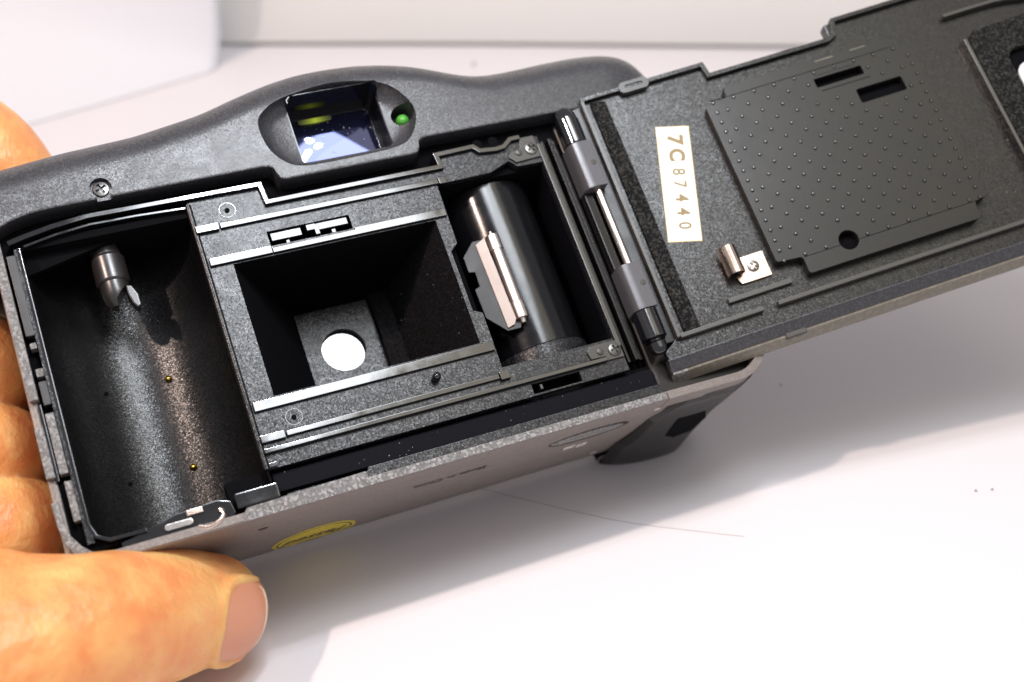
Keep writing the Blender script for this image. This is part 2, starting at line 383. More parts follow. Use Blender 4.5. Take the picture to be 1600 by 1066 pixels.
# eyepiece: black tunnel liner, coated glass, indicator
bm = prism_bm(rrect(-0.88, 15.98, 28.62, 40.98, 0.8), -9.2, -2.1, [rrect(-0.75, 15.85, 28.75, 40.85, 0.75)])
prism_bm([(-0.88, 39.5), (-0.88, 40.2), (-0.1, 40.98), (15.2, 40.98), (15.98, 40.2), (15.98, 39.5), (15.85, 39.5), (15.85, 40.15), (15.1, 40.85), (0, 40.85), (-0.75, 40.15), (-0.75, 39.5)], -2.1, 0.55, (), 0, bm)
finish('eyepiece_tunnel', bm, M['gloss'], root)
bm = bmesh.new()
nx, ny = 12, 10
gv = [[bm.verts.new((-0.8 + 16.7 * i / nx, 28.7 + 12.2 * j / ny, -7.2 + 0.45 * (1 - ((i / nx - .5) * 2) ** 2) * (1 - ((j / ny - .5) * 2) ** 2) + 0.012 * (j - 5) + 0.034 * (i - 6))) for i in range(nx + 1)] for j in range(ny + 1)]
for j in range(ny):
    for i in range(nx): bm.faces.new((gv[j][i], gv[j][i + 1], gv[j + 1][i + 1], gv[j + 1][i]))
finish('eyepiece_glass', bm, M['glass'], root)
bm = prism_bm(rrect(-0.8, 15.9, 28.7, 40.9, 0.75), -7.2, -6.6, [rrect(0.0, 14.9, 29.4, 39.8, 1.0)], 0.1); finish('eyepiece_frame', bm, M['gloss'], root)
finish('indicator_lamp', lathe_bm([(1.25, 0), (1.25, 1.2), (1.12, 1.7), (0.8, 2.1), (0.4, 2.3), (0, 2.35)], 24, None, lambda x, y, z: (19.3 + x, 33.5 + y, -3.6 + z)), M['green'], root)

# ---- screws: one mesh, copied
def screw_mesh(name, r):
    a, b = 0.17 * r, 0.70 * r
    bm = lathe_bm([(r, -0.6), (r, 0.22), (r * 0.93, 0.34), (r * 0.6, 0.42), (0, 0.46)], 28)
    o = finish(name, bm, M['screw'])
    c = prism_bm([(-a,-b),(a,-b),(a,-a),(b,-a),(b,a),(a,a),(a,b),(-a,b),(-a,a),(-b,a),(-b,-a),(-a,-a)], -0.5, 1.0)
    boolean(o, c)
    o.data.materials.append(M['black'])
    for q in o.data.polygons:
        if q.center.z < 0.1 and abs(q.center.x) < 0.8 * r and q.center.length < 0.9 * r: q.material_index = 1
    return o
screw = screw_mesh('screw', 1.35); screw.parent = root; screw.location = Vector((-35.2, 29.9, 0.12)) - CONTACT; screw.rotation_euler.z = R_(25)
def put_screw(u, v, w, sc, rz, parent, name='screw'):
    s = screw.copy(); col.objects.link(s); s.name = name; s.parent = parent
    s.location = Vector((u, v, w)) - (CONTACT if parent is root else Vector()); s.scale = (sc,) * 3; s.rotation_euler = (0, 0, R_(rz)); return s

# ---- groove behind the housing edge, light trap ridge
finish('light_trap_groove', prism_bm([(-52.5, 18), (-22.6, 24.9), (-22.6, 20.0), (47.0, 20.0), (47.0, 28.4), (-52.5, 28.4)], -4.0, -2.9), M['black'], root)
RIDGE = [(-51.2, 23.4), (-48.5, 24.05), (-44, 24.9), (-38.5, 25.5), (-31, 25.4), (-9.9, 25.15), (-9.55, 21.6), (22.2, 21.65), (22.0, 24.1), (29.3, 24.3), (30.3, 23.2), (33.4, 22.9), (35.0, 23.1), (36.6, 24.3), (38.6, 24.35)]
finish('light_trap_ridge', prism_bm(ribbon(RIDGE, 0.85), -3.0, 0.55, (), 0.12), M['gloss'], root)
RIDGE2 = [(-49.0, 22.6), (-44, 23.6), (-38.5, 24.2), (-31, 24.1), (-22.9, 23.7)]
finish('chamber_lip', prism_bm(ribbon(RIDGE2, 0.45), -3.0, 0.0, (), 0.1), M['gloss'], root)

# ---- rear frame: the film plate with the gate, the lever slot and the take-up chamber opening
GATE = rect(-18, 18, -12, 12)
SLOT = rect(-11.1, 3.4, 13.75, 16.5)
TAKEUP = [(20.5, 18.7), (20.3, 6.9), (18.75, 5.6), (18.75, -6.0), (20.3, -6.8), (20.2, -17.2), (41.4, -17.2), (41.4, 18.9), (36.4, 19.0), (35.2, 20.4), (31.0, 18.9)]
NOTCH = rect(24.0, 33.2, -23.2, -21.4)
FRAME = [(-22.4, 24.8), (-22.4, -23.5), (42.2, -23.5), (42.2, 24.2), (37.2, 24.2), (35.6, 22.9), (30.2, 22.9), (29.2, 24.0), (22.35, 23.9), (22.5, 21.3), (-9.9, 21.3), (-10.2, 24.8)]
finish('rear_frame', prism_bm(FRAME, -1.8, -0.3, [GATE, SLOT, TAKEUP, NOTCH], 0.0), M['grain'], root)
def rail(path_u0, path_u1, v0, v1, h=0.30, name='film_rail', w0=-0.5):
    return finish(name, box_bm(path_u0, path_u1, v0, v1, w0, h, 0.13), M['gloss'], root)
rail(-21.7, -11.15, 12.25, 13.7); 
finish('film_rail', prism_bm([(-11.1, 12.25), (20.2, 12.25), (20.2, 13.7), (3.5, 13.7), (3.5, 13.3), (-11.1, 13.2)], -0.5, 0.30, (), 0.12), M['gloss'], root)
rail(-21.7, 20.0, -14.0, -12.35)
rail(-18.3, 20.8, 18.6, 19.55); rail(-22.35, -18.5, 18.45, 19.75, 0.45, 'rail_end_block'); rail(20.9, 22.3, 18.4, 19.7, 0.4, 'rail_end_block')
rail(-17.9, 19.0, -19.15, -18.25); rail(-22.1, -18.1, -19.35, -18.05, 0.45, 'rail_end_block'); rail(19.1, 20.9, -19.5, -18.0, 0.5, 'rail_end_block')
rail(-22.1, 38.8, -21.1, -20.35, 0.55, 'light_trap_rib', -1.0)
rail(-22.0, -20.6, -23.4, -22.6, 0.1, 'rail_end_block')
# lever in the slot
finish('slot_floor', box_bm(-11.3, 3.6, 13.6, 16.6, -4.2, -3.6, 0), M['black'], root)
bm = prism_bm([(-10.7, 14.5), (-5.4, 14.5), (-5.4, 15.95), (-10.7, 15.95)], -2.6, -0.05, (), 0.12); prism_bm([(-2.6, 14.9), (2.9, 14.9), (2.9, 16.2), (-2.6, 16.2)], -2.6, -0.35, (), 0.12, bm)
finish('rewind_lever', bm, M['gloss'], root)
bm = prism_bm([(-4.5, 14.9), (-3.2, 14.9), (-3.2, 13.9), (-2.4, 13.9), (-2.4, 15.6), (-3.0, 16.0), (-4.5, 16.0)], -2.4, 0.25, (), 0.1); finish('lever_pawl', bm, M['gloss'], root)
bm = box_bm(-8.3, -7.7, 13.8, 14.4, -2.6, -0.5, 0.08); box_bm(-0.3, 0.4, 13.8, 14.5, -2.6, -0.3, 0.08, bm); finish('slot_peg', bm, M['gloss'], root)
# moulded marks and pin
for u, v in ((-16.3, 21.9), (-15.9, -16.2)):
    bm = ring_bm(u, v, -0.3, 1.35, 0.07); d = finish('ejector_mark', bm, M['gloss'], root)
    finish('pivot_dimple', lathe_bm([(0.42, -0.3), (0.42, -0.12), (0.3, -0.08), (0.0, -0.06)], 16, None, along_w(u - 0.05, v - 0.05)), M['black'], root)
finish('guide_pin', lathe_bm([(0.75, -0.5), (0.75, 1.0), (0.62, 1.35), (0.35, 1.55), (0, 1.6)], 24, None, along_w(8.4, -16.1)), M['gloss'], root)

# ---- light box behind the gate
D = -21.5
bm = bmesh.new()
for q in ([(-18, 12, -0.4), (18, 12, -0.4), (9.5, 8.6, D), (-7.0, 8.6, D)], [(-18, -12, -0.4), (-7.0, -8.6, D), (9.5, -8.6, D), (18, -12, -0.4)],
          [(-18, 12, -0.4), (-7.0, 8.6, D), (-7.0, -8.6, D), (-18, -12, -0.4)]):
    bm.faces.new([bm.verts.new(p) for p in q])
finish('light_box', bm, M['black'], root)
bm = bmesh.new(); bm.faces.new([bm.verts.new(p) for p in [(18, 12, -0.4), (18, -12, -0.4), (10.6, -8.9, D + 2.2), (10.6, 8.9, D + 2.2)]])
bmesh.ops.recalc_face_normals(bm, faces=bm.faces)
g = bmesh.ops.extrude_face_region(bm, geom=bm.faces[:]); bmesh.ops.translate(bm, verts=[e for e in g['geom'] if isinstance(e, bmesh.types.BMVert)], vec=(0.5, 0, -0.2))
finish('flock_panel', bm, M['flock'], root)
finish('light_box_step', box_bm(7.0, 11.0, -8.8, 8.8, D - 0.5, D + 1.9, 0.1), M['flock'], root)
finish('light_box_floor', prism_bm(rect(-7.4, 7.2, -8.9, 8.9), D - 1.5, D, [circ(0, 0, 4.1, 48)]), M['rough_spool'], root)
bm = ring_bm(-5.0, -5.9, D + 0.02, 1.4, 0.07); ring_bm(4.6, -5.9, D + 0.02, 1.4, 0.07, bm=bm); finish('floor_mark', bm, M['gloss'], root)
finish('lens_barrel', prism_bm(circ(0, 0, 4.4, 48), D - 4.5, D - 1.5, [circ(0, 0, 3.95, 48)]), M['black'], root)
finish('rear_lens', lathe_bm([(4.0, -0.8), (4.0, 0.0), (2.5, 0.012), (0, 0.02)], 48, None, lambda x, y, z: (x, y, D - 1.3 + z)), M['lens'], root)

# ---- take-up chamber
bm = bmesh.new()
box_bm(20.0, 42.3, 18.6, 19.8, -22, -1.9, 0, bm); box_bm(20.0, 42.3, -18.4, -17.1, -22, -1.9, 0, bm); box_bm(18.9, 20.1, -17.1, 18.6, -22, -1.9, 0, bm); box_bm(20.1, 41.4, -17.1, 18.6, -23, -22, 0, bm)
finish('takeup_chamber', bm, M['black'], root)
finish('chamber_wall', box_bm(41.45, 42.3, -19.0, 22.4, -22, 0.25, 0.12), M['gloss'], root)
UC, WC, RS = 31.6, -11.5, 8.6
sp = finish('takeup_spool', cyl_bm(RS, -14.2, 18.4, along_v(UC, WC), 96, 0.3), M['spool'], root)
finish('spool_flange', cyl_bm(RS + 0.25, -17.0, -14.0, along_v(UC, WC), 96, 0.2), M['rough_spool'], root)
# film take-up lever: bronze blade and roller
LV = lambda x, y, z: (x, y, z)
bm = prism_bm([(21.6, 5.2), (24.1, 7.6), (25.5, 7.6), (26.3, 6.0), (27.6, -9.0), (27.0, -10.3), (24.6, -10.2), (21.7, -6.8), (21.6, -1.2), (22.6, -0.9), (22.7, 1.9), (21.6, 2.2)], -0.15, 0.15, (), 0.08)
for q in bm.verts: q.co.z += -3.6 + (q.co.x - 21.6) * 0.10
bld = finish('takeup_blade', bm, M['blade'], root)
bm = prism_bm([(24.4, 6.8), (26.2, 7.6), (26.5, -8.6), (26.0, -9.5), (24.7, -9.8)], -0.15, 0.15, (), 0.08)
for q in bm.verts: q.co.z += -3.2 + (q.co.x - 24.0) * 0.28
finish('takeup_cam', bm, M['cam'], root)
ax = along_v(27.75, -2.7)
finish('takeup_roller', lathe_bm([(0.0, -9.7), (0.5, -9.6), (0.6, -8.9), (1.25, -8.8), (1.32, -8.6), (1.32, -5.7), (1.12, -5.5), (1.12, 4.6), (1.32, 4.8), (1.32, 7.4), (1.2, 7.7), (0.5, 7.8), (0.4, 8.4), (0, 8.5)], 32, None, ax), M['roller'], root)

# ---- brackets with screws
finish('bracket', prism_bm([(38.6, 24.3), (41.4, 24.3), (41.4, 19.9), (36.4, 19.6), (35.3, 20.9), (35.8, 21.7), (38.0, 22.4)], -0.5, 0.15, (), 0.15), M['rim'], root)
finish('bracket', prism_bm([(35.7, -18.6), (36.4, -17.7), (41.4, -17.7), (42.1, -18.2), (42.1, -21.0), (38.9, -21.0), (38.7, -20.2), (36.0, -20.1)], -0.5, 0.15, (), 0.15), M['rim'], root)
put_screw(40.0, 21.7, 0.12, 0.88, 30, root); put_screw(40.7, -19.4, 0.12, 0.88, 15, root)
for u, v in ((37.4, 21.4), (38.0, -19.1)): finish('locating_peg', lathe_bm([(0.62, 0.1), (0.62, 0.35), (0.45, 0.42), (0, 0.44)], 20, None, along_w(u, v)), M['rim'], root)
for u in (30.5, 33.6): finish('trap_hole', lathe_bm([(0.9, -0.32), (0.9, -0.26), (0, -0.26)], 20, None, along_w(u, 24.9)), M['black'], root)
# ribs between the chamber and the hinge
finish('hinge_bed', box_bm(42.3, 53.0, -24.0, 27.5, -6.0, -4.2, 0), M['black'], root)
for u0, u1, h in ((43.0, 43.5, -1.2), (44.2, 44.9, -0.6), (45.4, 46.0, -1.6)):
    finish('trap_rib', box_bm(u0, u1, -22.0, 23.4, -4.3, h, 0.12), M['satin'], root)

# ---- hinge
HA = along_v(48.4, 0.8)
finish('hinge_knuckle', lathe_bm([(0, 28.0), (0.9, 27.8), (1.7, 27.2), (2.05, 26.4), (2.15, 25.6), (2.15, 25.2), (2.3, 25.0), (2.3, 20.1), (2.15, 20.0)], 40, None, HA), M['gloss'], root)
finish('hinge_knuckle', lathe_bm([(2.15, -14.4), (2.3, -14.5), (2.3, -19.6), (2.1, -19.8), (1.3, -19.9), (1.3, -20.2), (1.7, -20.6), (1.7, -21.6), (1.1, -22.4), (0, -22.7)], 40, None, HA), M['gloss'], root)
for a, b in ((10.4, 19.9), (-14.3, -5.4)):
    bm = prism_bm([(46.2, -1.5), (46.2, 1.4), (46.9, 2.6), (48.2, 3.05), (50.4, 3.0), (50.6, 2.6), (50.6, -1.5)], a, b, (), 0.15, None, lambda x, y, z: (x, z, y))
    finish('hinge_leaf', bm, M['grey_metal'], root)
finish('hinge_pin', cyl_bm(0.72, -6, 11, along_v(49.0, 1.2), 24, 0.1), M['steel'], root)
bm = box_bm(46.3, 48.0, -5.4, 10.4, -2.0, 0.6, 0.3); finish('hinge_seat', bm, M['satin'], root)
for v in (15.2, -9.6): finish('rivet', lathe_bm([(0.55, 3.0), (0.5, 3.12), (0, 3.16)], 18, None, along_w(49.4, v)), M['rim'], root)

# ---- cartridge chamber (a half-round trough along v)
UT, WT, RT = -36.0, -1.2, 13.45
arc = [(UT + RT * math.cos(R_(a)), WT + RT * math.sin(R_(a))) for a in range(180, 361, 5)]
sec = [(-50.6, -0.1), (UT - RT - 0.15, -0.1)] + arc + [(UT + RT + 0.1, -0.5), (-22.3, -0.4), (-22.0, -0.9), (-22.0, -18), (-50.6, -18)]
finish('cartridge_chamber', prism_bm(sec, -27.2, 22.4, (), 0, None, lambda x, y, z: (x, z, y)), M['trough'], root, 50)
finish('chamber_end', box_bm(-50.6, -22.3, 22.3, 23.6, -16.5, -0.9, 0), M['black'], root)
finish('chamber_end', box_bm(-50.6, -22.2, -28.2, -27.1, -16.5, -1.4, 0), M['black'], root)
finish('chamber_rim', tube_bm([(-22.35, 24.2, -0.55), (-22.35, 0, -0.55), (-22.35, -23.4, -0.55)], 0.55, 16), M['trough'], root)
for v in (-0.1, -16.2, -23.2):
    u = -32.0; w = WT - math.sqrt(RT * RT - (u - UT) ** 2)
    finish('contact_pin', lathe_bm([(0.62, -0.2), (0.62, 0.15), (0.5, 0.42), (0.28, 0.58), (0, 0.62)], 18, None, lambda x, y, z, v=v, w=w, u=u: (u + x, v + y, w + z)), M['brass'], root)
for v in (-0.4, -16.4):
    u = -42.3; w = WT - math.sqrt(RT * RT - (u - UT) ** 2)
    finish('moulding_pit', lathe_bm([(0.36, 0), (0.36, 0.05), (0, 0.06)], 14, None, lambda x, y, z, v=v, w=w, u=u: (u + x, v + y, w + z + 0.1 - 0.4 * x)), M['black'], root)
# rewind fork hub
HF = along_v(-36.9, -6.0)
finish('rewind_hub', lathe_bm([(2.2, 22.4), (2.45, 20.5), (2.5, 20.2), (2.75, 19.9), (2.75, 15.9), (2.45, 15.5), (2.1, 15.4)], 48, None, HF), M['hub'], root)
bm = lathe_bm([(2.3, 15.5), (2.3, 13.6), (1.9, 12.2), (1.3, 11.2), (0.0, 11.0)], 40, None, HF)
fk = finish('rewind_fork', bm, M['hub'], root)
boolean(fk, prism_bm([(-37.1, 8), (-34.0, 8), (-34.0, 14.4), (-35.3, 14.2), (-37.1, 12.2)], -12, 0))
bm = prism_bm([(-35.3, 14.4), (-34.3, 14.2), (-33.6, 12.4), (-33.6, 10.4), (-34.2, 10.0), (-34.8, 11.0), (-35.2, 12.6)], -7.2, -4.6, (), 0.3); finish('fork_claw', bm, M['hub'], root)

# ---- left frame with the latch channel
finish('side_wall', box_bm(-54.0, -52.6, -28.5, 24.0, -34, -1.2, 0.5), M['champagne'], root)
finish('latch_channel', box_bm(-52.7, -49.6, -27.5, 24.2, -8, -2.2, 0), M['black'], root)
bm = prism_bm([(-53.9, 24.6), (-52.35, 24.6), (-52.35, -3.2), (-53.7, -3.2)], -2.5, 0.0, (), 0.2)
prism_bm([(-54.0, -7.6), (-52.7, -7.6), (-52.7, -15.9), (-54.0, -15.9)], -2.5, 0.0, (), 0.2, bm)
prism_bm([(-54.2, -19.6), (-53.2, -19.6), (-53.1, -23.0), (-52.6, -25.2), (-51.4, -27.2), (-50.0, -28.6), (-50.8, -29.8), (-52.4, -28.6), (-53.6, -26.2), (-54.1, -23.2)], -4.0, 0.0, (), 0.25, bm)
finish('side_rim', bm, M['edge'], root)
finish('chamber_side_lip', prism_bm(ribbon([(-49.9, 22.5), (-49.9, -24.2), (-49.2, -26.4), (-47.4, -27.4), (-42, -27.5)], 0.55), -2.5, 0.05, (), 0.12), M['gloss'], root)
for a, b, u0, u1, h, mt in ((21.6, 7.4, -51.9, -50.4, -0.25, 'hub'), (6.3, 5.3, -51.7, -50.7, -0.5, 'edge'), (2.0, 0.6, -51.8, -50.6, -0.7, 'edge'), (-0.2, -4.2, -51.8, -50.6, -0.6, 'hub'), (-5.6, -15.6, -52.0, -50.7, -0.4, 'edge'), (-16.8, -23.2, -51.7, -50.5, -0.4, 'edge')):
    finish('latch_block', box_bm(u0, u1, b, a, -2.6, h, 0.15), M[mt], root)
finish('latch_slide', box_bm(-52.75, -52.25, -16.5, -3.8, -2.6, -0.7, 0.1), M['gloss'], root)

finish('latch_plate', prism_bm([(-46, -28.2), (-41.5, -27.2), (-37.5, -26.2), (-31, -25.8), (-29.0, -26.5), (-28.6, -28.6), (-31, -30.0), (-40, -30.2), (-46, -29.4)], -3.0, -0.6, (), 0.25), M['gloss'], root)
finish('latch_bar', prism_bm(rrect(-39.5, -35.2, -28.6, -27.6, 0.45), -1.0, 0.1, (), 0.12), M['steel'], root)
finish('latch_tooth', box_bm(-35.9, -33.4, -27.2, -26.3, -1.0, 0.0, 0.15), M['copper'], root)
finish('latch_hook', tube_bm(catmull([(-34.6, -29.2, -0.2), (-33.2, -29.7, 0.0), (-31.6, -29.3, 0.1), (-30.6, -28.4, 0.0), (-30.9, -27.4, -0.3)], 5, False), 0.42, 12), M['copper'], root)
# ---- lower edge: foam groove, ledge, bottom cover
finish('seal_groove', box_bm(-29.0, 47.2, -28.0, -23.2, -6, -2.6, 0), M['black'], root)
finish('foam_seal', box_bm(-21.8, 46.6, -27.2, -24.0, -2.7, -1.5, 0.3), M['seal'], root)
finish('lower_ledge', prism_bm([(-20.5, -29.4), (-20.5, -28.0), (-7.2, -28.0), (-7.0, -27.4), (46.8, -27.35), (46.8, -29.4)], -3, -0.45, (), 0.12), M['grain'], root)
finish('latch_stop', box_bm(-28.4, -21.6, -28.4, -25.9, -3, 0.5, 0.3), M['gloss'], root)
finish('notch_floor', box_bm(23.5, 33.6, -23.6, -21.0, -4.5, -3.6, 0), M['black'], root)
finish('sprocket_tip', box_bm(25.6, 26.1, -22.6, -21.7, -3.6, -0.6, 0.1), M['hub'], root)
BV = [(-29.15, 0.15), (-30.35, 0.15), (-30.6, -0.15), (-30.6, -26), (-30.4, -30), (-29.95, -33), (-29.2, -34.5), (-28.0, -35.2), (-26.5, -35.4)]
def bottom_v(w):
    for (v0, w0), (v1, w1) in zip(BV[1:], BV[2:]):
        if w1 <= w <= w0: return v0 + (v1 - v0) * (w - w0) / (w1 - w0)
    return -30.6
bc = finish('bottom_cover', prism_bm(BV + [(-26.5, -33), (-29.0, -26)], -53.0, 47.2, (), 0, None, lambda x, y, z: (z, x, y)), M['champagne'], root, 30)
boolean(bc, prism_bm(circ(34.43, -9.31, 8.0, 44, 3.3), -31.7, -29.87, (), 0, None, lambda x, y, z: (x, z, y)), True)
boolean(bc, prism_bm(circ(-24.6, -8.6, 0.85, 24), -32, -29.3, (), 0, None, lambda x, y, z: (x, z, y)), True)
finish('rewind_button', prism_bm([(x, y) for x, y in circ(34.5, -10.2, 7.3, 48, 2.2)], -30.5, -29.8, (), 0.2, None, lambda x, y, z: (x, z, y)), M['edge'], root)
finish('button_pit', prism_bm(circ(34.4, -9.3, 7.9, 40, 3.2), -29.95, -29.7, (), 0, None, lambda x, y, z: (x, z, y)), M['slate'], root)
finish('worn_edge', prism_bm([(-28.0, -30.55), (-28.0, -29.6), (-27.0, -28.5), (-7.8, -28.1), (-7.4, -29.15), (46.6, -29.15), (46.6, -30.45)], 0.0, 0.22, (), 0.1), M['edge'], root)
finish('hole_floor', prism_bm(circ(-24.6, -8.6, 0.9, 20), -29.5, -29.2, (), 0, None, lambda x, y, z: (x, z, y)), M['black'], root)
def on_bottom(o, lift):
    for q in o.data.vertices: q.co.y = bottom_v(q.co.z) - lift - (0.0 if q.co.y > -0.5 else 0.02)
    return o
def flat_on_bottom(name, outline, material, lift, holes=()):
    bm = prism_bm(outline, 0, 1, holes)
    bmesh.ops.subdivide_edges(bm, edges=[e for e in bm.edges if e.calc_length() > 1.5], cuts=4, use_grid_fill=True)
    for q in bm.verts: u, w, k = q.co; q.co = Vector((u, bottom_v(w) - lift * k + 0.02 * (1 - k), w))
    return finish(name, bm, material, root)
flat_on_bottom('inspection_sticker', circ(-14.4, -26.6, 7.6, 48, 6.9), M['yellow'], 0.06)
flat_on_bottom('sticker_ring', circ(-14.4, -26.6, 6.9, 48, 6.2), M['ink'], 0.075, [circ(-14.4, -26.6, 6.6, 48, 5.9)])
def bottom_text(name, s, h, u, w, material, sx=1.0, bold=0.0, shear=0.0):
    o = text_obj(name, s, h, (u, 0, w), (-1, 0, 0), (0, 0, -1), material, root, sx, bold)
    for q in o.data.vertices:
        q.co.x -= shear * (w - q.co.z); q.co.y = bottom_v(q.co.z) - 0.085 - 0.01 * (1 if q.co.y < -0.03 else 0)
    return o
bottom_text('sticker_lettering', 'Passed', 3.6, -14.4, -26.6, M['ink'], 0.8, 0.01, 0.35)
bottom_text('origin_lettering', 'Made in China', 1.9, 8.2, -10.9, M['ink'], 0.86, 0.012)
for a, b, c, d in ((31.2, 33.6, -15.5, -14.9), (31.4, 33.3, -16.4, -15.9), (34.2, 36.0, -15.9, -15.4), (34.2, 36.0, -17.2, -16.7), (34.2, 34.6, -16.7, -15.9), (35.6, 36.0, -16.7, -15.9), (40.7, 41.9, -28.0, -27.1), (46.0, 47.1, -5.4, -4.6)):
    flat_on_bottom('white_mark', rect(a, b, c, d), M['white_ink'], 0.06)

# ---- right end of the body and the front cover
END = [(46.8, 27.0), (46.8, -28.8), (47, -30.55)] + [(61.2 + 8.2 * math.cos(R_(a)), -22.8 + 8.2 * math.sin(R_(a))) for a in range(-90, 1, 10)] + [(69.6, 10), (70.5, 27.5)]
bmx = prism_bm(BV[1:] + [(-26.5, -33), (-29.0, -26), (-29.15, -0.5)], 47.2, 60.0, (), 0, None, lambda x, y, z: (z, x, y))
finish('bottom_cover_end', bmx, M['champagne'], root, 30)
finish('seam_strip', prism_bm(ribbon([(46.9, -29.95), (54, -30.05)] + [(61.2 + 7.4 * math.cos(R_(a)), -22.75 + 7.4 * math.sin(R_(a))) for a in range(-90, -5, 8)], 1.5), -4.5, 0.6, (), 0.15), M['champagne'], root)
finish('end_housing', prism_bm(END, -33.5, -2.2, (), 0.9, None, None, 4), M['slate'], root)
finish('front_panel', prism_bm([(-53.8, -28)] + [(u, smooth_top(u) - 3.5) for u in range(-53, 67, 4)] + [(66.5, -25), (62, -29)], -36.5, -33.8, (), 0.8), M['slate'], root)
def bulge(u, w):
    A = max(0, math.sin(math.pi * min(1, max(0, (u - 44.0) / 25.5)))) ** 0.6
    B = min(1, max(0, (-w - 3.0) / 29)) ** 1.1
    return -30.75 - 3.1 * A * B
def left_edge(w): return interp([(-36, 44.6), (-34, 45.0), (-24, 44.9), (-20, 46.2), (-10, 47.2), (-5, 51.0), (-3, 56)], w)
bm = bmesh.new(); gv = []
NU, NW = 26, 20
for j in range(NW + 5):
    row = []
    for i in range(NU + 1):
        if j <= NW:
            w = -4.0 - 30.5 * j / NW; a = left_edge(w); u = a + (67.4 - a) * i / NU
            edge = 0.25 if 0 < i else -0.6
            v = bulge(u, w) - (edge if j else -0.6)
            if u > 61.2: v = max(v, -22.8 - math.sqrt(max(0, 8.6 ** 2 - (u - 61.2) ** 2)))
        else:
            k = j - NW; a = left_edge(-34.5); u = a + (67.4 - a) * i / NU
            v = bulge(u, -34.5) - 0.25 + (0.25, 0.9, 2.4, 8.0)[k - 1]; w = -34.5 - (0.9, 1.6, 2.2, 2.4)[k - 1]
            if u > 61.2: v = max(v, -22.8 - math.sqrt(max(0, 8.6 ** 2 - (u - 61.2) ** 2)) + 0.5 * k)
        row.append(bm.verts.new((u, v, w)))
    gv.append(row)
for a, b in zip(gv, gv[1:]):
    for i in range(NU): bm.faces.new((a[i], a[i + 1], b[i + 1], b[i]))
finish('front_cover', bm, M['slate'], root, 50)
bm = prism_bm([(53.4, -12.6), (53.6, -20.6), (56, -22.6), (59.6, -22.0), (61, -16.6), (59.4, -12.8)], 0, 1, (), 0)
for q in bm.verts: q.co = Vector((q.co.x, bulge(q.co.x, q.co.y) - 0.25 - 0.12 * q.co.z, q.co.y))
finish('cover_window', bm, M['black'], root)

# ------------------------------------------------------------------ the opened back door (its own frame: s, v, h)
PHI = R_(12)
door = finish('back_door', prism_bm([(1.3, 28.8), (26.2, 28.8), (26.6, 26.2), (51.6, 26.1), (52.8, 26.8), (53.8, 29.9), (106, 30.4), (106, -24.2), (-1.4, -24.2), (-1.7, -22.6), (0.2, -21.4), (1.3, -20.5)], -1.5, 0, (), 0.15), M['door'], root)
DF = Matrix(((math.cos(PHI), 0, -math.sin(PHI), 51.0), (0, 1, 0, 0), (math.sin(PHI), 0, math.cos(PHI), 1.0), (0, 0, 0, 1)))
door.matrix_local = Matrix.Translation(-CONTACT) @ DF
def part(name, bm, m, sharp=35): return finish(name, bm, M[m], door, sharp)
part('door_rim', prism_bm(ribbon([(1.3, 28.4), (26.0, 28.35), (26.4, 25.75), (51.4, 25.7), (53.0, 26.4), (53.9, 29.4), (106, 30.0)], 0.85), -0.6, 1.1, (), 0.15), 'door')
part('door_rim', box_bm(1.15, 1.85, -20.9, 28.0, -0.6, 1.3, 0.12), 'rim')
part('door_rim', box_bm(1.85, 17.9, -21.15, -20.35, -0.6, 1.2, 0.12), 'rim')
part('door_rim', box_bm(20.7, 106, -21.1, -20.3, -0.6, 1.3, 0.12), 'rim')
part('door_rim', box_bm(12.5, 24.9, -17.85, -16.95, -0.3, 0.9, 0.12), 'rim')
part('hinge_flange', box_bm(-1.6, 1.2, -21.0, 28.3, -1.4, -0.35, 0.2), 'satin')
part('door_edge', prism_bm([(-24.0, 0.12), (-24.5, 0.1), (-26.1, -1.1), (-26.1, -2.4), (-23.5, -2.4)], -1.7, 106, (), 0.1, None, lambda x, y, z: (z, x, y)), 'edge' if False else 'shell')
part('door_side_band', prism_bm([(-26.0, -1.25), (-26.5, -1.35), (-27.7, -3.5), (-25.0, -3.5), (-25.5, -1.6)], 1.4, 106, (), 0, None, lambda x, y, z: (z, x, y)), 'sideband')
part('side_band_end', prism_bm([(-25.9, -1.2), (-26.55, -1.3), (-27.75, -3.55), (-25.0, -3.55), (-25.5, -1.6)], -1.4, 1.4, (), 0.1, None, lambda x, y, z: (z, x, y)), 'edge')
part('catch_notch', box_bm(20.4, 24.4, -26.9, -25.6, -2.4, -1.0, 0.2), 'hub')
part('foam_strip', prism_bm([(2.9, 27.5), (5.9, 27.0), (5.95, -20.2), (2.9, -20.2)], -0.2, 0.75, (), 0.25), 'foam')
part('hinge_tab', prism_bm(rrect(9.1, 14.9, 27.1, 29.3, 0.9), 0.2, 1.35, [rrect(10.2, 13.8, 27.9, 28.6, 0.3)], 0), 'rim')
part('door_corner_lug', box_bm(52.7, 54.6, 26.9, 29.9, -3.5, -0.9, 0.5), 'shell')
for cx, cy, a0, a1 in ((20, 21.2, 0, 360), (6.9, 23.4, -90, 120), (6.2, 3.3, -60, 90), (7.4, -17.6, -60, 120), (83.8, 19.4, 0, 360)):
    part('ejector_mark', ring_bm(cx, cy, 0.0, 2.0, 0.06, 28, a0, a1), 'gloss')
